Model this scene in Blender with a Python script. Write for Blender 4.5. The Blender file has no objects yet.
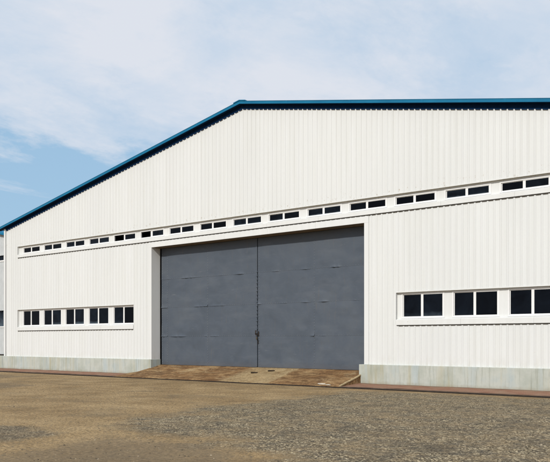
import bpy, math, random
import numpy as np
from mathutils import Vector
random.seed(7); RS = np.random.RandomState(11)
S = bpy.context.scene; COL = S.collection
EYE = 1.78                                   # camera height above the yard

# ------------------------------------------------------------------ helpers
class MB:
    def __init__(s): s.v = []; s.f = []; s.smooth = False
    def vert(s, *p): s.v.append(p); return len(s.v) - 1
    def quad(s, a, b, c, d):
        n = len(s.v); s.v += [a, b, c, d]; s.f.append((n, n+1, n+2, n+3))
    def poly(s, pts):
        n = len(s.v); s.v += list(pts); s.f.append(tuple(range(n, n+len(pts))))
    def box(s, x0, x1, y0, y1, z0, z1):
        n = len(s.v)
        s.v += [(x0,y0,z0),(x1,y0,z0),(x1,y1,z0),(x0,y1,z0),(x0,y0,z1),(x1,y0,z1),(x1,y1,z1),(x0,y1,z1)]
        for f in ((0,3,2,1),(4,5,6,7),(0,1,5,4),(1,2,6,5),(2,3,7,6),(3,0,4,7)):
            s.f.append(tuple(n+i for i in f))
    def prism(s, prof, a, b):                  # prof: points (p,q,r) lists extruded from list a to list b
        n = len(s.v); k = len(a); s.v += list(a) + list(b)
        for i in range(k):
            j = (i+1) % k; s.f.append((n+i, n+j, n+k+j, n+k+i))
        s.f.append(tuple(n+i for i in reversed(range(k)))); s.f.append(tuple(n+k+i for i in range(k)))
    def disc(s, c, r, h, ny=6):                # small domed button pointing to -Y
        n = len(s.v); x, y, z = c
        for i in range(ny):
            a = i*2*math.pi/ny; s.v.append((x+r*math.cos(a), y, z+r*math.sin(a)))
        s.v.append((x, y-h, z))
        for i in range(ny): s.f.append((n+i, n+(i+1) % ny, n+ny))
    def build(s, name, mat, parent=None, smooth=False, bevel=0):
        me = bpy.data.meshes.new(name); me.from_pydata(s.v, [], s.f); me.update()
        if smooth: me.polygons.foreach_set('use_smooth', [True]*len(me.polygons))
        o = bpy.data.objects.new(name, me); COL.objects.link(o)
        me.materials.append(mat)
        if parent: o.parent = parent
        if bevel:
            m = o.modifiers.new('bevel', 'BEVEL'); m.width = bevel; m.segments = 2; m.limit_method = 'ANGLE'
        return o
def empty(name, loc=(0,0,0)):
    o = bpy.data.objects.new(name, None); COL.objects.link(o); o.location = loc; o.empty_display_size = .3; return o
def tag(o, label=None, cat=None, group=None, kind=None):
    if label: o['label'] = label
    if cat: o['category'] = cat
    if group: o['group'] = group
    if kind: o['kind'] = kind
    return o
def grid_mesh(name, X, Y, Z, mat, parent=None, attrs=None, smooth=True):
    ny, nx = X.shape
    me = bpy.data.meshes.new(name)
    nv = nx*ny; nf = (nx-1)*(ny-1)
    me.vertices.add(nv); co = np.stack([X, Y, Z], -1).reshape(-1).astype(np.float32)
    me.vertices.foreach_set('co', co)
    i = np.arange(nv).reshape(ny, nx)
    q = np.stack([i[:-1,:-1], i[:-1,1:], i[1:,1:], i[1:,:-1]], -1).reshape(-1).astype(np.int32)
    me.loops.add(nf*4); me.loops.foreach_set('vertex_index', q)
    me.polygons.add(nf); me.polygons.foreach_set('loop_start', np.arange(nf, dtype=np.int32)*4)
    me.update(calc_edges=True)
    me.polygons.foreach_set('use_smooth', np.full(nf, smooth))
    for k, a in (attrs or {}).items():
        at = me.attributes.new(k, 'FLOAT', 'POINT'); at.data.foreach_set('value', a.reshape(-1).astype(np.float32))
    o = bpy.data.objects.new(name, me); COL.objects.link(o); me.materials.append(mat)
    if parent: o.parent = parent
    return o
_T = RS.rand(256, 256)
def vnoise(x, y):                             # numpy value noise 0..1
    xi = np.floor(x).astype(int); yi = np.floor(y).astype(int); fx = x-xi; fy = y-yi
    fx = fx*fx*(3-2*fx); fy = fy*fy*(3-2*fy)
    g = lambda a, b: _T[a % 256, b % 256]
    return (g(xi,yi)*(1-fx)+g(xi+1,yi)*fx)*(1-fy) + (g(xi,yi+1)*(1-fx)+g(xi+1,yi+1)*fx)*fy
def fbm(x, y, o=4):
    s = 0; a = .5; t = 0
    for k in range(o):
        s = s + a*vnoise(x*2**k+17.3*k, y*2**k+5.1*k); t += a; a *= .5
    return s/t

# ------------------------------------------------------------------ materials
class NM:
    def __init__(s, name):
        s.m = bpy.data.materials.new(name); s.m.use_nodes = True
        s.t = s.m.node_tree; s.b = s.t.nodes['Principled BSDF']; s.out = s.t.nodes['Material Output']
        s.tc = s.t.nodes.new('ShaderNodeTexCoord')
    def n(s, typ, **kw):
        nd = s.t.nodes.new(typ)
        for k, v in kw.items():
            if k in nd.inputs.keys(): s.set(nd.inputs[k], v)
            else: setattr(nd, k, v)
        return nd
    def set(s, sock, v):
        if isinstance(v, bpy.types.NodeSocket): s.t.links.new(v, sock)
        else: sock.default_value = v
    def map(s, scale=(1,1,1), loc=(0,0,0), rot=(0,0,0)):
        m = s.n('ShaderNodeMapping'); s.t.links.new(s.tc.outputs['Object'], m.inputs[0])
        m.inputs['Scale'].default_value = scale; m.inputs['Location'].default_value = loc; m.inputs['Rotation'].default_value = rot
        return m.outputs[0]
    def noise(s, scale, detail=4, rough=.55, vec=None, dist=0):
        nd = s.n('ShaderNodeTexNoise'); nd.inputs['Scale'].default_value = scale
        nd.inputs['Detail'].default_value = detail; nd.inputs['Roughness'].default_value = rough
        nd.inputs['Distortion'].default_value = dist
        s.t.links.new(vec if vec is not None else s.tc.outputs['Object'], nd.inputs['Vector']); return nd.outputs['Fac']
    def vor(s, scale, vec=None, out='Color', feature='F1', rand=1):
        nd = s.n('ShaderNodeTexVoronoi'); nd.feature = feature; nd.inputs['Scale'].default_value = scale
        nd.inputs['Randomness'].default_value = rand
        s.t.links.new(vec if vec is not None else s.tc.outputs['Object'], nd.inputs['Vector']); return nd.outputs[out]
    def ramp(s, fac, stops, interp='LINEAR'):
        r = s.n('ShaderNodeValToRGB'); r.color_ramp.interpolation = interp
        e = r.color_ramp.elements
        while len(e) > len(stops): e.remove(e[-1])
        while len(e) < len(stops): e.new(1)
        for k, (p, c) in enumerate(stops):
            e[k].position = p; e[k].color = (c, c, c, 1) if isinstance(c, (int, float)) else (*c, 1)
        s.t.links.new(fac, r.inputs[0]); return r.outputs[0]
    def mix(s, fac, a, b, mode='MIX'):
        m = s.n('ShaderNodeMix'); m.data_type = 'RGBA'; m.blend_type = mode
        for k, v in ((0, fac), (6, a), (7, b)):
            if isinstance(v, tuple): v = (*v, 1) if len(v) == 3 else v
            s.set(m.inputs[k], v)
        return m.outputs[2]
    def math(s, op, a, b=0., clamp=False):
        m = s.n('ShaderNodeMath'); m.operation = op; m.use_clamp = clamp
        s.set(m.inputs[0], a); s.set(m.inputs[1], b); return m.outputs[0]
    def attr(s, name):
        a = s.n('ShaderNodeAttribute'); a.attribute_name = name; return a.outputs['Fac']
    def xyz(s):
        x = s.n('ShaderNodeSeparateXYZ'); s.t.links.new(s.tc.outputs['Object'], x.inputs[0]); return x.outputs
    def bump(s, h, strength=.5, dist=.01, prev=None):
        b = s.n('ShaderNodeBump'); b.inputs['Strength'].default_value = strength; b.inputs['Distance'].default_value = dist
        s.t.links.new(h, b.inputs['Height'])
        if prev is not None: s.t.links.new(prev, b.inputs['Normal'])
        return b.outputs[0]
    def fin(s, col, rough=.6, spec=.5, metal=0, bump=None):
        s.set(s.b.inputs['Base Color'], (*col, 1) if isinstance(col, tuple) else col)
        s.set(s.b.inputs['Roughness'], rough); s.b.inputs['Specular IOR Level'].default_value = spec
        s.b.inputs['Metallic'].default_value = metal
        if bump is not None: s.t.links.new(bump, s.b.inputs['Normal'])
        return s.m

def white_sheet(name, base, dirt=.5):
    m = NM(name)
    st = m.noise(1, 5, .6, m.map((5, 5, .25)))
    c = m.mix(m.ramp(st, [(.35, 0.), (.75, 1.)]), base, tuple(x*k for x, k in zip(base, (.93, .925, .90))))
    bg = m.noise(.35, 3)
    c = m.mix(m.ramp(bg, [(.4, 0.), (.7, .6)]), c, tuple(x*k for x, k in zip(base, (.95, .95, .95))))
    sp = m.math('MULTIPLY', m.ramp(m.noise(9, 3, .7), [(.70, 0.), (.78, 1.)]), dirt)
    c = m.mix(sp, c, (.42, .38, .30))
    zz = m.xyz()[2]; up = m.math('SUBTRACT', 1, m.math('MULTIPLY', m.math('ABSOLUTE', m.math('SUBTRACT', zz, 7.48)), 3.5), True)
    rs = m.math('MULTIPLY', m.math('MULTIPLY', up, m.ramp(m.noise(1, 4, .7, m.map((14, 14, 9), (3, 3, 1))), [(.60, 0.), (.66, 1.)])), .75)
    c = m.mix(rs, c, (.33, .24, .14))
    lo2 = m.math('SUBTRACT', 1, m.math('MULTIPLY', m.math('SUBTRACT', zz, .85), 2.2), True)
    c = m.mix(m.math('MULTIPLY', m.math('MULTIPLY', lo2, m.ramp(m.noise(1, 5, .7, m.map((7, 7, 1.5), (1, 6, 2))), [(.48, 0.), (.65, 1.)])), .3), c, (.46, .42, .33))
    pan = m.vor(.9, m.map((1, 0, 0)), 'Color')
    c = m.mix(.06, c, m.ramp(pan, [(0, .3), (1, .8)]), 'MIX')
    b = m.bump(m.noise(2.2, 3), .25, .01)
    return m.fin(c, .5, .35, bump=b)
M = {}
M['sheet'] = white_sheet('white_profiled_sheet', (.69, .70, .685), .45)
M['flash'] = white_sheet('white_flashing', (.705, .712, .695), .8)
M['frame'] = white_sheet('white_window_frame', (.80, .80, .79), .15)
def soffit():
    m = NM('brown_soffit'); c = m.ramp(m.noise(3, 5, .65), [(.3, (.13, .10, .07)), (.7, (.21, .17, .125))])  # mottled dark brown, darker than the white flashing
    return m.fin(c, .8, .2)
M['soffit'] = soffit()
def paint_blue():
    m = NM('blue_roof_paint'); n = m.noise(1.2, 4)
    c = m.ramp(n, [(.3, (.004, .125, .25)), (.7, (.007, .160, .30))]); return m.fin(c, .5, .18)
M['blue'] = paint_blue()
def navy_shade():
    m = NM('navy_eave_shade'); c = m.ramp(m.noise(6, 4), [(.3, (.002, .014, .045)), (.7, (.004, .022, .065))]); return m.fin(c, .8, .05)  # roof blue darkened to carry the shade under the verge
M['navy'] = navy_shade()
def plinth():
    m = NM('weathered_concrete')
    c = m.ramp(m.noise(1.1, 6, .6), [(.3, (.35, .375, .325)), (.55, (.46, .475, .425)), (.75, (.37, .42, .41))])
    st = m.noise(1, 4, .6, m.map((3.2, 3.2, .22)))
    c = m.mix(m.math('MULTIPLY', m.ramp(st, [(.5, 0.), (.68, 1.)]), .45), c, (.38, .32, .16))
    st2 = m.noise(1, 4, .6, m.map((2.1, 2.1, .2), (7, 3, 1)))
    c = m.mix(m.math('MULTIPLY', m.ramp(st2, [(.5, 0.), (.66, 1.)]), .6), c, (.39, .45, .46))
    st3 = m.noise(1, 5, .7, m.map((9, 9, .5), (2, 8, 1)))
    c = m.mix(m.math('MULTIPLY', m.ramp(st3, [(.53, 0.), (.66, 1.)]), .45), c, (.20, .21, .16))
    # splash dirt with a ragged edge along the foot
    z = m.xyz()[2]; lo = m.math('SUBTRACT', .23, z); lo = m.math('ADD', lo, m.math('MULTIPLY', m.math('SUBTRACT', m.noise(5, 5, .7), .5), .28))
    c = m.mix(m.ramp(m.math('MULTIPLY', lo, 6, True), [(0, 0.), (1, .55)]), c, (.27, .21, .13))
    b = m.bump(m.noise(30, 4), .3, .006); b = m.bump(m.noise(2.5, 3), .4, .02, b)
    return m.fin(c, .9, .2, bump=b)
M['concrete'] = plinth()
def glass():
    m = NM('dark_window_glass')
    g = m.n('ShaderNodeSeparateXYZ'); m.t.links.new(m.tc.outputs['Generated'], g.inputs[0])
    oi = m.n('ShaderNodeObjectInfo')
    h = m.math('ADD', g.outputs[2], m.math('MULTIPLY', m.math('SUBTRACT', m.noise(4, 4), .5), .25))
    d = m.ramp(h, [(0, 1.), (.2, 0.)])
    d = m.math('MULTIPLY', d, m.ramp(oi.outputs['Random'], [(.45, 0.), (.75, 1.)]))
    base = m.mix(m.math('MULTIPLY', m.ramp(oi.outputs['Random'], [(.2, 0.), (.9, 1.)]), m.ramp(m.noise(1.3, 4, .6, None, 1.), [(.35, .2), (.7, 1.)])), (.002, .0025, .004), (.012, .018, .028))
    c = m.mix(m.math('MULTIPLY', d, .75), base, (.09, .12, .15))  # pale pane feet and bluish variation are reflections put into the colour
    return m.fin(c, .06, .05)
M['glass'] = glass()
def door():
    m = NM('blue_grey_door_paint')
    n = m.noise(.9, 5, .6, dist=.6)
    c = m.ramp(n, [(.25, (.062, .077, .097)), (.5, (.073, .089, .112)), (.75, (.086, .101, .120))])
    sm = m.noise(1, 4, .6, m.map((.7, .7, 2.6), (3, 0, 1)))
    c = m.mix(m.math('MULTIPLY', m.ramp(sm, [(.52, 0.), (.72, 1.)]), .3), c, (.118, .132, .150))
    z = m.xyz()[2]
    sc = m.ramp(m.noise(14, 4, .7), [(.66, 0.), (.74, 1.)])
    c = m.mix(m.math('MULTIPLY', sc, .25), c, (.06, .06, .065))
    st = m.ramp(m.noise(1, 5, .7, m.map((11, 11, .7))), [(.6, 0.), (.72, 1.)])
    c = m.mix(m.math('MULTIPLY', st, .22), c, (.16, .12, .08))
    scr = m.ramp(m.noise(1, 3, .5, m.map((1.5, 1.5, 30), (0, 0, 5), (0, .4, 0)), 1.), [(.70, 0.), (.73, 1.)])
    c = m.mix(m.math('MULTIPLY', scr, .35), c, (.19, .20, .21))
    lo = m.math('SUBTRACT', .86, z); lo = m.math('ADD', lo, m.math('MULTIPLY', m.math('SUBTRACT', m.noise(4, 5, .7), .5), .3))
    c = m.mix(m.ramp(m.math('MULTIPLY', lo, 3, True), [(0, 0.), (1, .5)]), c, (.09, .085, .085))
    b = m.bump(m.noise(2.2, 3, .5), .5, .03); b = m.bump(m.noise(40, 3), .12, .003, b)
    return m.fin(c, m.ramp(n, [(.3, .42), (.7, .6)]), .4, bump=b)
M['door'] = door()
def flat(name, c, r=.7, s=.3, metal=0, var=.25, sc=8):
    m = NM(name); k = m.ramp(m.noise(sc, 5, .65), [(.3, tuple(x*(1-var) for x in c)), (.7, tuple(x*(1+var) for x in c))])
    return m.fin(k, r, s, metal, bump=m.bump(m.noise(sc*6, 3), .3, .004))
M['sill_shade'] = flat('grey_brown_sill_shade', (.055, .05, .042), .95, .1)  # dark tone for the shadow dashes under the sill lips
M['black'] = flat('black_gap_shade', (.012, .012, .012), .9, .1)
M['iron'] = flat('rusty_dark_iron', (.032, .026, .022), .7, .3, .3)
M['brass'] = flat('tarnished_padlock', (.10, .085, .06), .45, .5, .7)
M['edging'] = flat('dark_steel_edging', (.028, .022, .018), .8, .2, 0, .4, 3)
M['screw'] = flat('galvanised_rivet', (.24, .26, .28), .45, .4, .2)
M['rivet'] = flat('painted_rivet', (.17, .185, .20), .4, .5, 0, .3, 5)
M['inner'] = flat('dark_interior_paint', (.12, .12, .12), .9, .1)
M['wood'] = flat('dark_old_timber', (.035, .026, .018), .9, .1, 0, .3, 20)
M['pale'] = flat('sandy_concrete_edge', (.40, .31, .18), .9, .1, 0, .35, 4)
M['scrap'] = flat('pale_mortar', (.48, .43, .35), .9, .1, 0, .2, 20)
M['pipe'] = flat('weathered_pipe', (.13, .11, .09), .8, .2, 0, .3, 3)
M['grey_sheet'] = flat('grey_white_sheet', (.50, .52, .52), .6, .3, 0, .08, 2)

def brick():
    m = NM('red_brick_paving')
    br = m.n('ShaderNodeTexBrick'); br.inputs['Scale'].default_value = 1
    m.t.links.new(m.map((1,1,1)), br.inputs['Vector'])
    br.inputs['Color1'].default_value = (.235, .105, .066, 1); br.inputs['Color2'].default_value = (.30, .155, .10, 1)
    br.inputs['Mortar'].default_value = (.15, .10, .07, 1); br.inputs['Mortar Size'].default_value = .008
    br.inputs['Brick Width'].default_value = .22; br.inputs['Row Height'].default_value = .11
    c = m.mix(m.ramp(m.noise(1.6, 6, .65), [(.4, 0.), (.72, .8)]), br.outputs[0], (.27, .19, .125))
    c = m.mix(m.ramp(m.noise(5, 5, .7), [(.58, 0.), (.72, .6)]), c, (.36, .26, .19))
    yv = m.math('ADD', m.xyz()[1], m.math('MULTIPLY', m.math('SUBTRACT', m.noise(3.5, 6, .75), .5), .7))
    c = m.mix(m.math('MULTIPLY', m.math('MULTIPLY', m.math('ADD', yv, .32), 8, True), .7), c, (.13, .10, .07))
    b = m.bump(br.outputs['Fac'], -.5, .008); b = m.bump(m.noise(30, 4), .5, .008, b)
    return m.fin(c, .92, .15, bump=b)
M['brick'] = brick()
def kerbm():
    m = NM('dirty_kerb'); c = m.ramp(m.noise(2.2, 6, .65), [(.3, (.10, .06, .04)), (.55, (.17, .11, .075)), (.72, (.27, .20, .14))])
    return m.fin(c, .92, .15, bump=m.bump(m.noise(18, 5, .7), .7, .02))
M['kerb'] = kerbm()
def rampm():
    m = NM('earth_stained_ramp')
    n = m.noise(.9, 7, .68, m.map((1, 1.5, 1)), .5)
    c = m.ramp(n, [(.25, (.13, .072, .032)), (.42, (.23, .128, .057)), (.58, (.33, .21, .10)), (.76, (.44, .32, .175))])
    # worn pale patches, long along the wall
    s = m.noise(1, 6, .7, m.map((.8, 3.2, 1), (4, 0, 0)), .8)
    c = m.mix(m.math('MULTIPLY', m.ramp(s, [(.55, 0.), (.63, 1.)]), .75), c, (.42, .31, .17))
    dk = m.noise(1, 7, .72, m.map((1.1, 2.6, 1), (8, 2, 0)), 1.)
    c = m.mix(m.math('MULTIPLY', m.ramp(dk, [(.45, 0.), (.58, 1.)]), .8), c, (.115, .062, .030))
    # the middle slab is paler, bare concrete
    x = m.xyz()[0]; jit = m.math('MULTIPLY', m.math('SUBTRACT', m.noise(2.5, 5, .7), .5), .5)
    xx = m.math('ADD', x, jit)
    inr = m.math('MULTIPLY', m.math('MULTIPLY', m.math('SUBTRACT', xx, -.2), 1.4, True), m.math('MULTIPLY', m.math('SUBTRACT', 2.75, xx), 9, True))
    pale = m.ramp(m.noise(2.6, 6, .7), [(.3, (.27, .18, .085)), (.6, (.44, .34, .19)), (.8, (.30, .195, .10))])
    c = m.mix(m.math('MULTIPLY', inr, .7), c, pale)
    fine = m.ramp(m.noise(13, 6, .8), [(.3, .35), (.5, .95), (.68, 1.35)])
    c = m.mix(.85, c, fine, 'MULTIPLY')
    b = m.bump(m.noise(12, 6, .7), .8, .03); b = m.bump(m.noise(60, 3), .4, .006, b)
    return m.fin(c, .93, .12, bump=b)
M['ramp'] = rampm()
def groundm():
    m = NM('worn_gravel_yard')
    g0 = m.attr('gravel'); d0 = m.attr('dark'); 
    jit = m.math('MULTIPLY', m.math('SUBTRACT', m.noise(1.6, 9, .82), .5), 1.35)
    g = m.ramp(m.math('ADD', g0, jit), [(.25, 0.), (.80, 1.)])
    dk = m.ramp(m.math('ADD', d0, jit), [(.35, 0.), (.75, 1.)])
    # packed sandy dirt
    tan = m.ramp(m.noise(.55, 7, .66), [(.28, (.185, .122, .060)), (.5, (.29, .202, .103)), (.72, (.385, .278, .15))])
    strk = m.noise(1, 6, .7, m.map((.35, 1.8, 1), (3, 1, 0), (0, 0, .25)), .4)
    tan = m.mix(m.math('MULTIPLY', m.ramp(strk, [(.5, 0.), (.68, 1.)]), .45), tan, (.19, .125, .06))
    tan = m.mix(.85, tan, m.ramp(m.noise(15, 6, .85), [(.36, .3), (.5, 1.), (.62, 1.7)]), 'MULTIPLY')
    sand = m.ramp(m.noise(.45, 7, .7, m.map((1,1.3,1), (2, 9, 0)), .4), [(.52, 0.), (.66, 1.)])
    tan = m.mix(m.math('MULTIPLY', sand, .5), tan, (.16, .125, .078))
    peb = m.vor(30, None, 'Color'); sepp = m.n('ShaderNodeSeparateColor'); m.t.links.new(peb, sepp.inputs[0])
    tan = m.mix(m.ramp(sepp.outputs[0], [(.86, 0.), (.9, .6)]), tan, (.10, .085, .065))
    # exposed aggregate
    v = m.n('ShaderNodeTexVoronoi'); v.inputs['Scale'].default_value = 36; m.t.links.new(m.tc.outputs['Object'], v.inputs['Vector'])
    sv = m.n('ShaderNodeSeparateColor'); m.t.links.new(v.outputs['Color'], sv.inputs[0])
    agg = m.ramp(sv.outputs[0], [(0, (.030, .025, .018)), (.35, (.14, .112, .072)), (.65, (.33, .26, .155)), (.9, (.56, .47, .31))])
    agg = m.mix(m.ramp(v.outputs['Distance'], [(.45, 0.), (.8, .7)]), agg, (.06, .045, .03))
    agg = m.mix(.9, agg, m.ramp(m.noise(13, 6, .85), [(.36, .12), (.49, .9), (.62, 2.3)]), 'MULTIPLY')
    agg = m.mix(m.ramp(m.noise(1.1, 6, .7), [(.42, 0.), (.66, .7)]), agg, m.mix(1., (.29, .21, .115), m.ramp(m.noise(16, 6, .85), [(.36, .3), (.5, 1.), (.62, 1.8)]), 'MULTIPLY'))
    agg = m.mix(m.ramp(m.noise(3.2, 7, .75, m.map((1,1,1), (3, 7, 0))), [(.47, 0.), (.60, .7)]), agg, m.mix(1., (.075, .066, .052), m.ramp(m.noise(22, 5, .85), [(.36, .4), (.5, 1.), (.62, 3.)]), 'MULTIPLY'))
    agg = m.mix(m.ramp(m.noise(.8, 6, .7, m.map((1,1,1), (9, 4, 0))), [(.5, 0.), (.7, .6)]), agg, (.055, .05, .042))
    c = m.mix(g, tan, agg)
    c = m.mix(m.math('MULTIPLY', dk, .62), c, m.ramp(m.noise(9, 6, .8), [(.3, (.07, .055, .038)), (.7, (.25, .19, .12))]))
    h = m.math('MULTIPLY', m.math('SUBTRACT', 1, v.outputs['Distance']), m.math('ADD', m.math('MULTIPLY', g, .85), .15))
    b = m.bump(h, .75, .02); b = m.bump(m.noise(9, 6, .7), .5, .03, b)
    return m.fin(c, .95, .1, bump=b)
M['ground'] = groundm()
def stonem():
    m = NM('loose_stone'); t = m.attr('tone')
    c = m.ramp(t, [(0, (.035, .030, .024)), (.3, (.11, .088, .062)), (.6, (.25, .20, .13)), (.85, (.38, .31, .21)), (1, (.50, .42, .31))])
    return m.fin(c, .95, .1)
M['stone'] = stonem()

# ------------------------------------------------------------------ the warehouse
HW = 18.87; SLOPE = .197; RIDGE = EYE + 10.60; DEPTH = 46.0
def ztop(x): return RIDGE - .115 - SLOPE*abs(x)          # underside of the verge at the wall
PITCH, PD = .2333, .027
def profile_xs(x0, x1):
    """breakpoints (x, y) of the trapezoidal sheet between x0 and x1"""
    out = []
    def yat(x):
        t = (x - 0.05) % PITCH
        if t < .150: return 0.
        if t < .168: return -PD*(t-.150)/.018
        if t < .2153: return -PD
        return -PD*(1-(t-.2153)/.018)
    k0 = math.floor((x0-.05)/PITCH) - 1
    xs = [x0, x1]
    for k in range(k0, k0 + int((x1-x0)/PITCH) + 4):
        for t in (0, .150, .168, .2153): xs.append(.05 + k*PITCH + t)
    if x0 < 0 < x1: xs.append(0.)
    xs = sorted(set(round(x, 5) for x in xs if x0 - 1e-6 <= x <= x1 + 1e-6))
    return [(x, yat(x + 1e-7)) for x in xs]
def corr(mb, x0, x1, z0, z1, oy=0.):
    f0 = z0 if callable(z0) else (lambda x: z0); f1 = z1 if callable(z1) else (lambda x: z1)
    P = profile_xs(x0, x1)
    for (xa, ya), (xb, yb) in zip(P, P[1:]):
        if xb - xa < 1e-4: continue
        mb.quad((xa, oy+ya, f0(xa)), (xb, oy+yb, f0(xb)), (xb, oy+yb, f1(xb)), (xa, oy+ya, f1(xa)))
DX0, DX1 = -5.90, 6.24; DTOP = EYE + 4.61                # door opening
PT = EYE - .93                                          # plinth top
UB0, UB1 = EYE + 4.92, EYE + 5.58                        # upper window strip
LB0, LB1 = EYE + .59, EYE + 1.83                         # lower window strips
US, UE = -17.50, 17.55
LL, LR = (-17.50, -7.23), (7.64, 17.98)
TR = .20

wh = empty('warehouse')
tag(wh, 'large white corrugated metal warehouse with blue gable roof and grey double door', 'warehouse')
mb = MB()
corr(mb, -HW+.12, US, PT, ztop); corr(mb, UE, HW-.12, PT, ztop)
corr(mb, US, UE, UB1, ztop)
corr(mb, US, LL[1], PT, LB0); corr(mb, US, LL[1], LB1, UB0)
corr(mb, LL[1], DX0-TR, PT, UB0)
corr(mb, DX1+TR, LR[0], PT, UB0); corr(mb, DX0-TR, DX1+TR, UB0-.075, UB0)
corr(mb, LR[0], UE, PT, LB0); corr(mb, LR[0], UE, LB1, UB0)
mb.build('front_wall', M['sheet'], wh)
# band backing walls, flush plates behind the windows, with holes left for each window
WIN_U = [-17.03 + 2.05*n for n in range(17)]
WIN_L = [-17.06 + 2.045*n for n in range(5)] + [7.88 + 2.04*n for n in range(5)]
WW0, WW1 = -.075, 1.675
BY = .085
def backing(x0, x1, z0, z1, zs0, zs1, wins):
    m = MB(); cur = x0
    m.box(x0, x1, BY, BY+.03, z0, zs0); m.box(x0, x1, BY, BY+.03, zs1, z1)
    for w in wins:
        if w + WW0 > cur: m.box(cur, w+WW0, BY, BY+.03, zs0, zs1)
        cur = w + WW1
    if cur < x1: m.box(cur, x1, BY, BY+.03, zs0, zs1)
    # reveal cheeks at both ends and the head soffit
    m.box(x0-.02, x0-.001, -.0, BY, z0, z1); m.box(x1+.001, x1+.02, 0, BY, z0, z1)
    return m.build('strip_panel', M['flash'], wh)
UF = (EYE+5.125, EYE+5.510); LF = (EYE+.832, EYE+1.800)
backing(US, UE, UB0, UB1, UF[0], UF[1], WIN_U)
backing(LL[0], LL[1], LB0, LB1, LF[0], LF[1], WIN_L[:5])
backing(LR[0], LR[1], LB0, LB1, LF[0], LF[1], WIN_L[5:])
def head(x0, x1, z):
    m = MB(); m.box(x0, x1, -.012, BY, z+.002, z+.012); m.box(x0, x1, -.036, -.0325, z-.012, z+.03)
    return m.build('head_flashing', M['flash'], wh)
def apron(x0, x1, z0, z1):                               # sloping sill that ends in a drip edge over the rib tops
    m = MB()
    n = int((x1-x0)/2.9)+1; st = (x1-x0)/n
    for k in range(n):
        a, b = x0+k*st+.002, x0+(k+1)*st-.002; j = random.uniform(-.0015, .0015)
        yo = -.043 + j
        pts = [(BY-.004, z1), (yo+.008, z1-.035), (yo, z1-.045), (yo, z0+.003*random.random()), (yo+.004, z0), (yo+.006, z1-.05), (BY-.004, z1-.02)]
        m.prism(None, [(a, y, z) for y, z in pts], [(b, y, z) for y, z in pts])
    c = MB(); c.box(x0+.03, x1-.03, -.028, -.003, z0-.040, z0+.03)  # dark strip added in the pans to deepen the sill's shadow dashes
    c.build('sill_shade_strip', M['sill_shade'], wh)
    return m.build('sill_flashing', M['flash'], wh)
head(US, UE, UB1); head(*LL, LB1); head(*LR, LB1)
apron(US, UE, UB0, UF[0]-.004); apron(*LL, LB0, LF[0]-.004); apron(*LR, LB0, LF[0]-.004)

# windows: outer frame > two panes, a sliding sash
def window(s, zr, open_first=False, shift=0.):
    z0, z1 = zr; f = .045 if z1-z0 < .6 else .055
    m = MB(); a, b = s+WW0+.002, s+WW1-.002; y0, y1 = .070, .14
    z0 += .002; z1 -= .002
    m.box(a, b, y0, y1, z0, z0+f); m.box(a, b, y0, y1, z1-f, z1)
    m.box(a, a+.052, y0, y1, z0+f, z1-f); m.box(b-.06, b, y0, y1, z0+f, z1-f)
    w = m.build('window', M['frame'], wh, bevel=.004)
    zi0, zi1 = z0+f, z1-f; xm = s+.775
    sash = MB(); t = .026; T = .042
    def rect(xa, xb, ya, yb, ta, tb):
        sash.box(xa, xa+ta, ya, yb, zi0, zi1); sash.box(xb-tb, xb, ya, yb, zi0, zi1)
        sash.box(xa+ta, xb-tb, ya, yb, zi0, zi0+t*.8); sash.box(xa+ta, xb-tb, ya, yb, zi1-t*.8, zi1)
    def pane(xa, xb, y):
        p = MB(); p.box(xa, xb, y, y+.005, zi0+.01, zi1-.01); p.build('pane', M['glass'], w)
    xa2 = xm-.045
    rect(xa2, b-.06, .086, .102, .095, t); pane(xa2+.01, b-.07, .094)
    if open_first:
        rect(xa2+shift, b-.06-.002, .106, .128, T, t); pane(xa2+shift+.01, b-.075, .116)
    else:
        rect(a+.06, xm+.04, .106, .128, t, T); pane(a+.07, xm+.02, .116)
    sash.build('sash', M['frame'], w)
    return w
for n, s in enumerate(WIN_U): window(s, UF, n in (4, 5), .0 if n == 4 else -.06)
for s in WIN_L: window(s, LF)

# door surround: flat trims, deep reveals and the lintel
RD = .54
m = MB()
m.box(DX0-TR, DX0, -.040, .0, PT+.003, DTOP); m.box(DX1, DX1+TR, -.040, .0, PT+.003, DTOP)
nn = 5; st = (DX1-DX0+2*TR)/nn
for k in range(nn):
    m.box(DX0-TR+k*st+.0015, DX0-TR+(k+1)*st-.0015, -.042, .0, DTOP+.0015, UB0-.055)
m.build('door_surround', M['flash'], wh, bevel=.002)
m = MB()
m.box(DX0-.02, DX0-.001, -.038, RD, PT, DTOP); m.build('door_reveal', M['flash'], wh)
m = MB(); m.box(DX1+.001, DX1+.02, -.038, RD, PT, DTOP); m.build('door_reveal', M['flash'], wh)
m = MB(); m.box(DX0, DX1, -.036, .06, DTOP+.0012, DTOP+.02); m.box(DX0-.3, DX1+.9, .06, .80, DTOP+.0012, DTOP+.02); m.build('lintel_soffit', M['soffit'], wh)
m = MB(); m.box(DX0-.6, DX0+.02, RD+.24, RD+.26, .1, DTOP)
m.box(DX0-.04, DX0-.022, RD-.02, RD+.24, .1, DTOP); m.build('door_gap_backing', M['black'], wh)  # black backing stands for the darkness in the gaps beside the leaves
m = MB(); m.box(DX1-.02, DX1+.8, RD+.24, RD+.26, .1, DTOP)
m.build('door_gap_backing', M['black'], wh)

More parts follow.
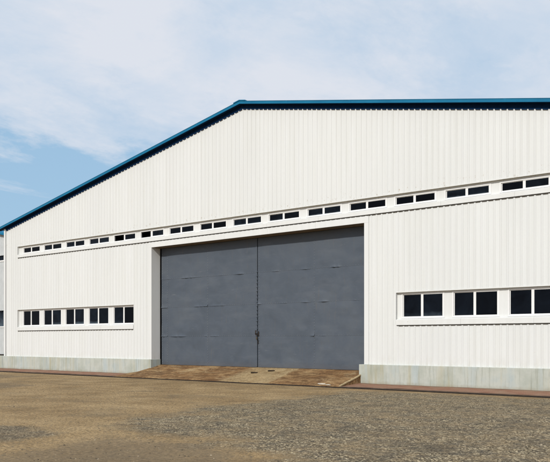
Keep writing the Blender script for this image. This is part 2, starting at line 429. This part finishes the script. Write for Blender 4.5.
# two door leaves of overlapping steel sheets
SD = EYE - 1.20
rows = [0., 1.39, 2.82, 4.23, 5.79]
YD = RD + .05
def leaf(x0, x1, xs, seed):
    m = MB(); m.box(x0+.004, x1-.004, YD+.012, YD+.07, SD+.01, DTOP-.003)
    L = m.build('door_leaf', M['door'], wh)
    cols = [x0] + xs + [x1]
    for ci in range(len(cols)-1):
        for ri in range(4):
            a, b = cols[ci], cols[ci+1]; z0, z1 = SD+rows[ri]+.01, SD+rows[ri+1]
            z1 = min(z1 + (.03 if ri < 3 else 0), DTOP-.003); b2 = b + (.02 if ci < len(cols)-2 else 0)
            xx = np.linspace(a, b2, int((b2-a)/.045)+2)
            zz = np.unique(np.concatenate([z0+np.array([0, .012, .025, .045, .07, .1, .15]), np.linspace(z0+.2, z1-.12, 18), z1-np.array([.08, .05, .025, 0])]))
            X, Z = np.meshgrid(xx, zz)
            o = seed*31 + ci*7 + ri*13
            oil = (fbm(X*.75+o, Z*.9+o, 3)-.5)*.075
            edge = np.minimum(np.minimum(X-a, b2-X), np.minimum(Z-z0, z1-Z)); oil *= np.clip(edge/.25, 0, 1)
            puck = np.clip(vnoise(X*1.9+o*3.3, X*0+o)-.52, 0, 1)*.15*np.exp(-(Z-z0)/.07)*(.25+vnoise(X*9+o, X*0)*.9) if ri > 0 else 0
            dent = 0
            for q in range(3):
                cx, cz, r = RS.uniform(a+.3, b-.3), RS.uniform(z0+.2, z1-.2), RS.uniform(.12, .35)
                dent = dent + RS.choice([-1, 1])*.012*np.exp(-(((X-cx)/r)**2+((Z-cz)/(r*.7))**2))
            Yv = YD - .004 - .0035*ri - .0012*ci - puck - np.abs(oil)*.6 - dent*.8
            grid_mesh('door_sheet', X, np.minimum(Yv, YD+.006), Z, M['door'], L)
    rv = MB()
    for xv in cols[1:-1] + [x0+.06, x1-.06]:
        z = SD+.15
        while z < DTOP-.2:
            if random.random() < .7: rv.disc((xv+.012+random.uniform(-.004,.004), YD-.02, z), .016, .014); z += .12+random.uniform(-.01,.01)
    for ri in (1, 2, 3):
        x = x0+.12
        while x < x1-.1:
            if random.random() < .6: rv.disc((x, YD-.016-.002*ri, SD+rows[ri]+.032+random.uniform(-.003,.003)), .012, .010); x += .13+random.uniform(-.02,.02)
    r = rv.build('rivets', M['rivet'], L); r['kind'] = 'stuff'
    return L
L1 = leaf(DX0+.07, .35, [-5.42, -2.69], 1); L2 = leaf(.385, DX1+.30, [3.44], 2)
m = MB(); m.box(.30, .352, YD-.030, YD-.017, SD+.03, DTOP-.01)
z = SD+1.55
while z < DTOP-1.5:
    m.box(.31+random.uniform(-.01,.01), .385, YD-.055, YD-.0305, z, z+.05); z += .17+random.uniform(-.01,.01)
m.build('cover_strip', M['door'], L1, bevel=.003)
m = MB(); m.box(.25, .33, YD-.05, YD-.031, EYE+.26, EYE+.46); m.box(.26, .31, YD-.075, YD-.05, EYE+.31, EYE+.34)
m.build('hasp', M['iron'], L1, bevel=.004)
m = MB(); m.box(.40, .46, YD-.045, YD-.02, EYE+.20, EYE+.42); m.box(.355, .44, YD-.085, YD-.06, EYE+.26, EYE+.30)
m.build('hasp', M['iron'], L2, bevel=.004)
m = MB(); m.box(.35, .42, YD-.115, YD-.085, EYE+.05, EYE+.16)
pl = m.build('padlock', M['brass'], L2, bevel=.01)
m = MB(); m.box(.36, .372, YD-.105, YD-.093, EYE+.155, EYE+.29); m.box(.400, .412, YD-.105, YD-.093, EYE+.155, EYE+.29); m.box(.36, .412, YD-.105, YD-.093, EYE+.28, EYE+.292)
m.build('shackle', M['iron'], L2)
m = MB(); m.box(.395, .43, YD-.05, YD-.03, EYE-.14, EYE+.04); m.build('bolt_bar', M['iron'], L2, bevel=.003)
m = MB(); m.box(DX0-.5, DX1+.8, YD+.071, YD+.11, DTOP-.12, DTOP-.02); m.build('door_track', M['iron'], wh)

# corner trims, verge, eave shade strip, roof
def corner(sx):
    m = MB(); a, b = sorted((sx*(HW-.13), sx*(HW+.045)))
    m.box(a, b, -.045, -.038, PT+.002, ztop(HW)-.02)
    a, b = sorted((sx*(HW+.038), sx*(HW+.045))); m.box(a, b, -.038, .20, PT+.002, ztop(HW)-.02)
    return m.build('corner_trim', M['flash'], wh)
corner(-1); corner(1)
OV = .25; ES = HW + .50
def zr(x): return RIDGE - SLOPE*abs(x)
for s in (-1, 1):
    m = MB()
    a, b = (0, RIDGE), (s*ES, zr(ES))
    pts = [(a[0], a[1]), (b[0], b[1]), (b[0], b[1]-.115), (a[0], a[1]-.115)]
    m.prism(None, [(x, -OV, z) for x, z in pts], [(x, -OV+.006, z) for x, z in pts])
    k = 2.6
    while k < ES:
        m.prism(None, [(s*(k-.05), -OV-.005, zr(k-.05)), (s*(k+.05), -OV-.005, zr(k+.05)), (s*(k+.05), -OV-.005, zr(k+.05)-.117), (s*(k-.05), -OV-.005, zr(k-.05)-.117)], [(s*(k-.05), -OV-.0005, zr(k-.05)), (s*(k+.05), -OV-.0005, zr(k+.05)), (s*(k+.05), -OV-.0005, zr(k+.05)-.117), (s*(k-.05), -OV-.0005, zr(k-.05)-.117)]); k += 3.1
    # small returned lip along the top of the trim
    pts = [(a[0], a[1]+.012), (b[0], b[1]+.012), (b[0], b[1]+.0005), (a[0], a[1]+.0005)]
    m.prism(None, [(x, -OV-.012, z) for x, z in pts], [(x, .10, z) for x, z in pts])
    m.build('verge_trim', M['blue'], wh)
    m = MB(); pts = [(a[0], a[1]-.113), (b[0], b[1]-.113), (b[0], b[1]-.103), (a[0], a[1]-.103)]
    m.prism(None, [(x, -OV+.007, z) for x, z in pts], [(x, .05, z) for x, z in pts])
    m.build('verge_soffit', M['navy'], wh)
m = MB()                                                 # navy strip on the wall top; verge shadow built into its tone and teeth
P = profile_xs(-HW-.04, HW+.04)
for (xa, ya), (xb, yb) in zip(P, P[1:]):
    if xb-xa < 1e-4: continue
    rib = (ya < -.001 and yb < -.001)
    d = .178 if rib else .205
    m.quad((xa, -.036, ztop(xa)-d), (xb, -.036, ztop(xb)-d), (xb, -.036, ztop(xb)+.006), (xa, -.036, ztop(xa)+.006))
m.build('eave_shade_strip', M['navy'], wh)
def roof_mesh(cx, y0, y1, hw, ridge, parent, mat):
    m = MB(); n = int((y1-y0)/.3)
    for s in (-1, 1):
        for k in range(n):
            ya = y0 + k*(y1-y0)/n; yb = y0+(k+1)*(y1-y0)/n; w = yb-ya
            pr = [(ya, 0), (ya+w*.62, 0), (ya+w*.70, .035), (ya+w*.92, .035), (yb, 0)]
            for (p, h), (q, g) in zip(pr, pr[1:]):
                m.quad((cx, p, ridge+h), (cx+s*hw, p, ridge-SLOPE*hw+h), (cx+s*hw, q, ridge-SLOPE*hw+g), (cx, q, ridge+g))
    return m.build('roof', mat, parent)
rf = roof_mesh(0, -OV+.02, DEPTH, ES, RIDGE-.06, wh, M['blue'])
m = MB()
for s in (-1, 1):
    pts = [(0, RIDGE+.052), (s*.34, RIDGE+.052-.34*SLOPE), (s*.34, RIDGE+.014-.34*SLOPE), (0, RIDGE+.014)]
    m.prism(None, [(x, -OV-.03, z) for x, z in pts], [(x, DEPTH, z) for x, z in pts])
m.build('ridge_cap', M['blue'], rf)
m = MB()
def side(m, cx, s, hw, y0, y1, zt, z0=0.):
    n = int((y1-y0)/PITCH)
    for k in range(n):
        ya = y0 + k*PITCH
        pr = [(ya, 0), (ya+.15, 0), (ya+.168, PD), (ya+.215, PD), (ya+PITCH, 0)]
        for (p, d), (q, e) in zip(pr, pr[1:]):
            m.quad((cx+s*(hw+d), p, z0), (cx+s*(hw+e), q, z0), (cx+s*(hw+e), q, zt), (cx+s*(hw+d), p, zt))
side(m, 0, -1, HW, .0, DEPTH-.2, ztop(HW)+.02, PT); m.build('side_wall', M['sheet'], wh)
m = MB(); side(m, 0, 1, HW, .0, DEPTH-.2, ztop(HW)+.02, PT); m.build('side_wall', M['sheet'], wh)
m = MB(); m.poly([(-HW, DEPTH-.2, 0), (HW, DEPTH-.2, 0), (HW, DEPTH-.2, ztop(HW)), (0, DEPTH-.2, ztop(0)), (-HW, DEPTH-.2, ztop(HW))])
m.build('back_wall', M['sheet'], wh)
m = MB(); m.box(-HW+.02, HW-.02, .9, DEPTH-.25, SD-.04, SD-.01); m.box(DX0-.3, DX1+.9, .565, .9, SD-.05, SD-.012)
m.build('floor', M['inner'], wh)
def plinth_mesh(x0, x1, inner):
    m = MB(); m.box(x0, x1, -.10, .30, -.3, PT)
    return m.build('plinth', M['concrete'], wh, bevel=.012)
m = MB(); m.box(-HW-.06, DX0+.02, -.10, RD+.02, -.3, PT); m.build('plinth', M['concrete'], wh, bevel=.012)
m = MB(); m.box(DX1-.20, HW+.06, -.10, RD, -.3, PT); m.build('plinth', M['concrete'], wh, bevel=.012)

# ------------------------------------------------------------------ neighbouring shed and low wall at the far left
nb = empty('neighbouring_shed', (-41., 6., 0.))
tag(nb, 'grey white shed with blue roof edge, mostly hidden behind the big warehouse at left', 'shed')
m = MB(); NW = 18.6
NR = EYE + 10.58
corr(m, -NW, NW, EYE+6.45, lambda x: NR-.2-SLOPE*abs(x)); corr(m, -NW, NW, EYE+2.28, EYE+6.08); corr(m, -NW, NW, EYE-1.02, EYE+1.08)
m.build('front_wall', M['grey_sheet'], nb)
m = MB(); m.box(-NW, NW, .12, .14, EYE+6.05, EYE+6.50); m.box(-NW, NW, .12, .14, EYE+1.05, EYE+2.30); m.build('window_strip', M['glass'], nb)
m = MB()
for k in range(19):
    x = -18.4 + 2.04*k; m.box(x, x+.06, .03, .11, EYE+1.08, EYE+2.28); m.box(x, x+.06, .03, .11, EYE+6.08, EYE+6.45)
m.box(-NW, NW, -.05, .1, EYE+5.98, EYE+6.08); m.box(-NW, NW, -.05, .1, EYE+1.0, EYE+1.08)
m.build('window_frame', M['frame'], nb)
for s in (-1, 1):
    m = MB(); pts = [(0, NR), (s*(NW+.5), NR-SLOPE*(NW+.5)), (s*(NW+.5), NR-.17-SLOPE*(NW+.5)), (0, NR-.17)]
    m.prism(None, [(x, -.3, z) for x, z in pts], [(x, -.28, z) for x, z in pts]); m.build('verge_trim', M['blue'], nb)
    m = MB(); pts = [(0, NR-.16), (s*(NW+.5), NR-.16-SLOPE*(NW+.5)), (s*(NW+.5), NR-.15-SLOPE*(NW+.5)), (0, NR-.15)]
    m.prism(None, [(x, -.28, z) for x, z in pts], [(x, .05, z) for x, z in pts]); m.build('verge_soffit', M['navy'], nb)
    m = MB(); m.quad((s*NW, .0, 0), (s*NW, 40, 0), (s*NW, 40, NR-.2-SLOPE*NW), (s*NW, 0, NR-.2-SLOPE*NW)); m.build('side_wall', M['grey_sheet'], nb)
roof_mesh(0, -.28, 40, NW+.5, NR-.06, nb, M['blue'])
m = MB(); m.box(-NW, NW, -.1, .2, -.3, EYE-1.06); m.build('plinth', M['concrete'], nb, bevel=.012)
m = MB(); m.box(-NW, NW, -.14, -.1, EYE-1.1, EYE-1.02); m.build('base_rail', M['iron'], nb)
for k in range(5):
    m = MB(); m.box(-4.95+4.1*k, -4.88+4.1*k, -.14, -.07, EYE-1.0, EYE+5.95); m.build('downpipe', M['pipe'], nb)
lw = MB(); lw.box(-27.0, -HW-.075, -.10, .15, -.3, PT+.012)
tag(lw.build('low_wall', M['concrete'], None, bevel=.012), 'low weathered concrete wall running on left from the warehouse corner', 'wall')

# ------------------------------------------------------------------ apron: bricks, kerb, ramp
def strip(name, x0, x1, ys, zs, mat, amp=.004, step=.12, kind='structure'):
    xx = np.arange(x0, x1+step, step); ya = np.array(ys)
    X, Y = np.meshgrid(xx, ya); Z = np.interp(-Y, -np.array(ys[::-1]) if ys[0] > ys[-1] else -ya, zs if ys[0] < ys[-1] else zs[::-1]) if False else np.repeat(np.array(zs)[:, None], len(xx), 1)
    Z = Z + (fbm(X*1.3, Y*1.3+4, 4)-.5)*amp*2
    return tag(grid_mesh(name, X, Y, Z, mat), None, None, None, kind)
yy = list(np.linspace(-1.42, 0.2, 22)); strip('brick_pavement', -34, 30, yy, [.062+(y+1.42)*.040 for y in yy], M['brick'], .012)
m = MB(); x = -34.
ks = MB()
while x < 30:
    w = 1.2; h = random.uniform(-.004, .004)
    ks.box(x+.004, x+w-.004, -1.60, -1.40, -.12, .058+h); x += w
tag(ks.build('kerb', M['kerb'], bevel=.012), None, None, None, 'structure')
xx = np.arange(-34, 30, .15)
wob = (fbm(xx*.35, xx*0+3, 4)-.5)*.05; wz = (fbm(xx*.6, xx*0+9, 4)-.5)*.018
e = MB()
for k in range(len(xx)-1):
    a, b = xx[k], xx[k+1]; p, q = -1.655+wob[k], -1.655+wob[k+1]; za, zb = .045+wz[k], .045+wz[k+1]
    e.quad((a, p, -.15), (b, q, -.15), (b, q, zb), (a, p, za)); e.quad((a, p, za), (b, q, zb), (b, -1.595, zb+.004), (a, -1.595, za+.004))
tag(e.build('kerb_edging', M['edging']), None, None, None, 'structure')

xs = np.concatenate([np.arange(-8.2, 6.12, .06), [6.12]]); ys = np.concatenate([np.linspace(-1.635, -1.35, 9), np.linspace(-1.3, .60, 42)])
X, Y = np.meshgrid(xs, ys)
base = np.interp(Y, [-1.64, -1.58, .54, .62], [.050, .070, .578, .580])
fl = np.clip((X+8.05)/2.0, 0, 1); fl = fl*fl*(3-2*fl)
fl = np.where(X > -5.95, 1., np.clip((X + 7.55 + .25*(vnoise(X*2, Y*2)-.5))/1.6, 0, 1))
Z = .04 + (base-.04)*fl + (fbm(X*1.1, Y*1.6, 5)-.5)*.050*np.clip((Y+1.63)/.25, 0, 1)*np.clip((.5-Y)/.2, 0, 1)*np.clip(fl*3, 0, 1)
Z = np.where(fl < .02, -.05, Z)
ro = grid_mesh('ramp', X, Y, Z, M['ramp']); tag(ro, None, None, None, 'structure')
sk = MB()
for k in range(len(ys)-1):
    sk.quad((6.12, ys[k], -.1), (6.12, ys[k+1], -.1), (6.12, ys[k+1], float(Z[k+1, -1])), (6.12, ys[k], float(Z[k, -1])))
for k in range(len(xs)-1):
    sk.quad((xs[k], ys[0], -.1), (xs[k+1], ys[0], -.1), (xs[k+1], ys[0], float(Z[0, k+1])), (xs[k], ys[0], float(Z[0, k])))
sk.build('ramp_side', M['ramp'], ro)
# raised concrete edge on the right side of the ramp
eg = MB()
for k in range(len(ys)-1):
    a, b = float(Z[k, -1]), float(Z[k+1, -1])
    if ys[k+1] > .5 or ys[k] < -1.6: continue
    eg.prism(None, [(6.06, ys[k], a-.02), (6.135, ys[k], a-.02), (6.135, ys[k], a+.018), (6.06, ys[k], a+.018)],
             [(6.06, ys[k+1], b-.02), (6.135, ys[k+1], b-.02), (6.135, ys[k+1], b+.018), (6.06, ys[k+1], b+.018)])
eg.build('ramp_edge', M['pale'], ro)

def lump(name, loc, size, rz, mat, label, cat, seed, group=None):
    import bmesh
    r = random.Random(seed); bm = bmesh.new(); bmesh.ops.create_icosphere(bm, subdivisions=2, radius=1)
    for v in bm.verts:
        k = 1 + r.uniform(-.18, .18)
        v.co = Vector((max(-.8, min(.8, v.co.x*k))*size[0], max(-.8, min(.8, v.co.y*k))*size[1], max(-.5, min(.7, v.co.z*k))*size[2]))
    me = bpy.data.meshes.new(name); bm.to_mesh(me); bm.free(); me.materials.append(mat)
    o = bpy.data.objects.new(name, me); COL.objects.link(o); o.location = loc; o.rotation_euler = (0, 0, rz)
    return tag(o, label, cat, group)
def rz_(x, y): return .04 + (float(np.interp(y, [-1.64, -1.58, .54, .62], [.050, .070, .578, .580]))-.04)
lump('wooden_chock', (.91, -.33, rz_(0, -.33)+.02), (.19, .06, .05), .35, M['wood'], 'dark chock lying mid-slope on pale ramp slab, lower of the two', 'chock', 3, 'dark chocks on the ramp')
lump('wooden_chock', (1.58, .02, rz_(0, .02)+.02), (.19, .06, .05), .30, M['wood'], 'dark chock lying on pale ramp slab just below the right door leaf, upper of two', 'chock', 4, 'dark chocks on the ramp')
lump('mortar_lump', (5.18, -1.44, .115), (.20, .09, .04), .2, M['scrap'], 'larger flat white lump at foot of ramp by its right edge', 'rubble', 5, 'white lumps at the foot of the ramp')
lump('mortar_lump', (5.52, -1.50, .095), (.16, .07, .03), -.3, M['scrap'], 'smaller flat white lump nearest the right edge of the ramp', 'rubble', 6, 'white lumps at the foot of the ramp')

# ------------------------------------------------------------------ the yard
A = [(7.13,-2.85),(7.4,-7.5),(7.65,-9.8),(8.05,-11.56),(8.3,-13.13),(8.51,-14.46),(9.22,-15.41),(10.42,-15.06),(11.75,-15.08),(12.72,-15.25),(13.84,-15.6),(14.62,-16.02),(16.51,-18.65),(24,-16.),(30,-1.9),(14.22,-2.0),(10.84,-2.34)]
B = [(5.49,-17.03),(6.82,-16.0),(7.48,-15.71),(8.97,-16.0),(9.25,-16.68),(9.03,-17.34),(7.78,-18.15)]
Cc = [(10.18,-18.04),(9.87,-16.69),(10.19,-15.6),(11.56,-15.39),(13.08,-15.54),(14.8,-16.5),(16.86,-19.28),(14.38,-21.19),(10.0,-18.93)]
D1 = [(-8.22,-8.66),(-6.56,-7.38),(-4.3,-8.15),(-3.33,-9.6),(-4.64,-10.62)]
E1 = [(-16.01,-4.41),(-14.11,-2.94),(-10.79,-3.74),(-10.39,-5.24),(-12.99,-6.06)]
def sdf(P, X, Y):
    d = np.full(X.shape, 1e9); ins = np.zeros(X.shape, bool); n = len(P)
    for i in range(n):
        (ax, ay), (bx, by) = P[i], P[(i+1) % n]
        ex, ey = bx-ax, by-ay; t = np.clip(((X-ax)*ex+(Y-ay)*ey)/(ex*ex+ey*ey), 0, 1)
        d = np.minimum(d, np.hypot(X-ax-t*ex, Y-ay-t*ey))
        if ay != by:
            c = ((ay > Y) != (by > Y)) & (X < (bx-ax)*(Y-ay)/(by-ay)+ax); ins ^= c
    return np.where(ins, d, -d)
def masks(X, Y):
    w = (fbm(X*.9+3, Y*.9+8, 4)-.5)
    f = lambda P, s, a: np.clip(.5 + (sdf(P, X, Y)+w*a)/s, 0, 1)
    g = np.maximum(f(A, 1.5, 2.2), f(B, .9, 1.)); d = np.maximum(np.maximum(f(D1, 1.6, 2.), f(E1, 1.6, 2.)), f(Cc, 1.0, 1.)*.8)
    d = np.maximum(d, f(B, .8, .8)*.6)
    return g, d
xs = np.concatenate([-34-np.geomspace(1, 3000, 26)[::-1], np.arange(-34, 26, .14), 26+np.geomspace(1, 3000, 26)])
ys = np.concatenate([-22-np.geomspace(1, 3000, 26)[::-1], np.arange(-22, -1.6, .14), np.array([-1.60]), np.array([-1.2, 8, 30, 60]), 60+np.geomspace(5, 3000, 18)])
X, Y = np.meshgrid(xs, ys); g, d = masks(X, Y)
Z = (fbm(X*.25, Y*.25, 3)-.5)*.05*np.clip((-1.7-Y)/3, 0, 1) + (fbm(X*2.2, Y*2.2, 3)-.5)*.018*np.clip((-1.6-Y)/.5, 0, 1)
Z = np.where((np.abs(X) > 60) | (Y < -30), 0, Z); Z = np.where(Y > -1.5, -.03, Z)
tag(grid_mesh('ground', X, Y, Z, M['ground'], None, {'gravel': g, 'dark': d}), None, None, None, 'structure')

# loose stones
N = 150000
px = RS.uniform(-30, 24, N); py = -1.9 - RS.uniform(0, 1, N)**.75*19
g, d = masks(px, py); keep = RS.rand(N) < (.05 + .75*g*(.25+1.3*np.clip(fbm(px*1.2, py*1.2, 4)-.25, 0, 1)) + .28*d)
px, py = px[keep], py[keep]; n = len(px)
pz = (fbm(px*.25, py*.25, 3)-.5)*.05*np.clip((-1.7-py)/3, 0, 1) + (fbm(px*2.2, py*2.2, 3)-.5)*.018*np.clip((-1.6-py)/.5, 0, 1)
r = np.clip(np.exp(RS.normal(-4.5, .45, n)), .005, .03); K = 5
ang = RS.rand(n, 1)*6.28 + np.arange(K)[None]*2*np.pi/K
rr = r[:, None]*RS.uniform(.65, 1.25, (n, K))
V = np.zeros((n, K+1, 3), np.float32)
V[:, :K, 0] = px[:, None]+rr*np.cos(ang); V[:, :K, 1] = py[:, None]+rr*np.sin(ang); V[:, :K, 2] = pz[:, None]-.002
V[:, K, 0] = px+r*RS.uniform(-.3, .3, n); V[:, K, 1] = py+r*RS.uniform(-.3, .3, n); V[:, K, 2] = pz+r*RS.uniform(.3, .65, n)
idx = np.arange(n)[:, None]*(K+1); F = np.stack([idx+np.arange(K), idx+(np.arange(K)+1) % K, np.broadcast_to(idx+K, (n, K))], -1).reshape(-1).astype(np.int32)
me = bpy.data.meshes.new('gravel'); me.vertices.add(n*(K+1)); me.vertices.foreach_set('co', V.reshape(-1))
me.loops.add(n*K*3); me.loops.foreach_set('vertex_index', F); me.polygons.add(n*K)
me.polygons.foreach_set('loop_start', np.arange(n*K, dtype=np.int32)*3); me.update(calc_edges=True)
at = me.attributes.new('tone', 'FLOAT', 'POINT'); at.data.foreach_set('value', np.repeat(RS.beta(1.5, 2.6, n), K+1).astype(np.float32))
me.materials.append(M['stone']); go = bpy.data.objects.new('gravel', me); COL.objects.link(go)
tag(go, 'loose mixed grey and tan stones scattered over the yard', 'gravel', None, 'stuff')

# ------------------------------------------------------------------ light and sky
EL, AZ = math.radians(33), math.radians(14)
sd = Vector((math.sin(AZ)*math.cos(EL), -math.cos(AZ)*math.cos(EL), math.sin(EL)))
sun = bpy.data.lights.new('sun', 'SUN'); sun.energy = 3.1; sun.angle = math.radians(1.4); sun.color = (1, .96, .90)
so = bpy.data.objects.new('sun', sun); COL.objects.link(so); so.rotation_euler = sd.to_track_quat('Z', 'Y').to_euler(); so.location = (0, -20, 30)
W = bpy.data.worlds.new('World'); S.world = W; W.use_nodes = True; nt = W.node_tree; nt.nodes.clear()
def wn(t, **k):
    n_ = nt.nodes.new(t)
    for a, b in k.items(): setattr(n_, a, b)
    return n_
L = nt.links.new
sky = wn('ShaderNodeTexSky', sky_type='NISHITA', sun_disc=False, sun_elevation=EL, sun_rotation=math.atan2(sd.x, sd.y)); sky.air_density = 1.1; sky.dust_density = 1.6; sky.ozone_density = 1.6
tc = wn('ShaderNodeTexCoord'); sep = wn('ShaderNodeSeparateXYZ'); L(tc.outputs['Generated'], sep.inputs[0])
def wm(op, a, b=0., clamp=False):
    n_ = wn('ShaderNodeMath', operation=op, use_clamp=clamp)
    for i, v in enumerate((a, b)):
        if isinstance(v, bpy.types.NodeSocket): L(v, n_.inputs[i])
        else: n_.inputs[i].default_value = v
    return n_.outputs[0]
zc = wm('ADD', wm('MAXIMUM', sep.outputs[2], 0.), .10)
cb = wn('ShaderNodeCombineXYZ'); L(wm('DIVIDE', sep.outputs[0], zc), cb.inputs[0]); L(wm('DIVIDE', sep.outputs[1], zc), cb.inputs[1])
def wnoise(scale, detail, rough, loc, sc=(1,1,1), dist=.0, rot=0):
    mp = wn('ShaderNodeMapping'); L(cb.outputs[0], mp.inputs[0]); mp.inputs['Location'].default_value = loc; mp.inputs['Scale'].default_value = sc; mp.inputs['Rotation'].default_value = (0, 0, rot)
    nn_ = wn('ShaderNodeTexNoise'); L(mp.outputs[0], nn_.inputs['Vector']); nn_.inputs['Scale'].default_value = scale; nn_.inputs['Detail'].default_value = detail
    nn_.inputs['Roughness'].default_value = rough; nn_.inputs['Distortion'].default_value = dist; return nn_.outputs['Fac']
def wramp(f, stops):
    r_ = wn('ShaderNodeValToRGB'); e_ = r_.color_ramp.elements
    while len(e_) < len(stops): e_.new(1)
    for k, (p, c) in enumerate(stops): e_[k].position = p; e_[k].color = (c, c, c, 1) if isinstance(c, (int, float)) else (*c, 1)
    L(f, r_.inputs[0]); return r_.outputs[0]
fin_ = wm('MULTIPLY', wm('SUBTRACT', wnoise(4.5, 9, .68, (1, 6, 0), (1, .6, 1), .25, .4), .5), .45)
CL = wnoise(1.1, 10, .62, (2.3, .7, 0), (1, .7, 1), .45, .5)
# the sheet of thin cloud opens towards the left horizon of the view (west-north-west)
dirw = wm('ADD', wm('MULTIPLY', sep.outputs[0], -.84), wm('MULTIPLY', sep.outputs[1], .54))
gap = wm('MULTIPLY', wm('SUBTRACT', dirw, .76, ), 2.1, True)
gap = wm('MULTIPLY', gap, wm('MULTIPLY', wm('SUBTRACT', .36, sep.outputs[2]), 5., True))
cov = wramp(wm('ADD', wm('MULTIPLY', fin_, .6), wm('SUBTRACT', wm('ADD', CL, .16), gap)), [(.36, 0.), (.46, .7), (.58, 1.)])
tone = wramp(wm('ADD', fin_, wnoise(1.3, 9, .62, (5, 1, 0), dist=.5)), [(.36, (6.1, 7.0, 8.2)), (.60, (7.6, 7.85, 8.5))])
skc = wn('ShaderNodeMix', data_type='RGBA'); skc.inputs[0].default_value = .75; L(sky.outputs[0], skc.inputs[6]); skc.inputs[7].default_value = (3.8, 6.0, 8.2, 1)
mx = wn('ShaderNodeMix', data_type='RGBA'); L(wm('MULTIPLY', cov, .92), mx.inputs[0]); L(skc.outputs[2], mx.inputs[6]); L(tone, mx.inputs[7])
bg = wn('ShaderNodeBackground'); bg.inputs[1].default_value = .10; L(mx.outputs[2], bg.inputs[0])
wo = wn('ShaderNodeOutputWorld'); L(bg.outputs[0], wo.inputs[0])

# ------------------------------------------------------------------ camera
cam = bpy.data.cameras.new('camera'); cam.sensor_width = 36; cam.lens = 36*718.14/550; cam.shift_y = (340.6-231)/550
cam.clip_end = 8000; cam.clip_start = .1
co = bpy.data.objects.new('camera', cam); COL.objects.link(co); co.location = (20.67, -24.44, EYE)
co.rotation_euler = (math.pi/2, 0, math.atan2(.61118, .79149)); S.camera = co
S.view_settings.view_transform = 'Standard'; S.view_settings.look = 'None'; S.view_settings.gamma = 1; S.view_settings.exposure = 0
S.view_settings.use_curve_mapping = False
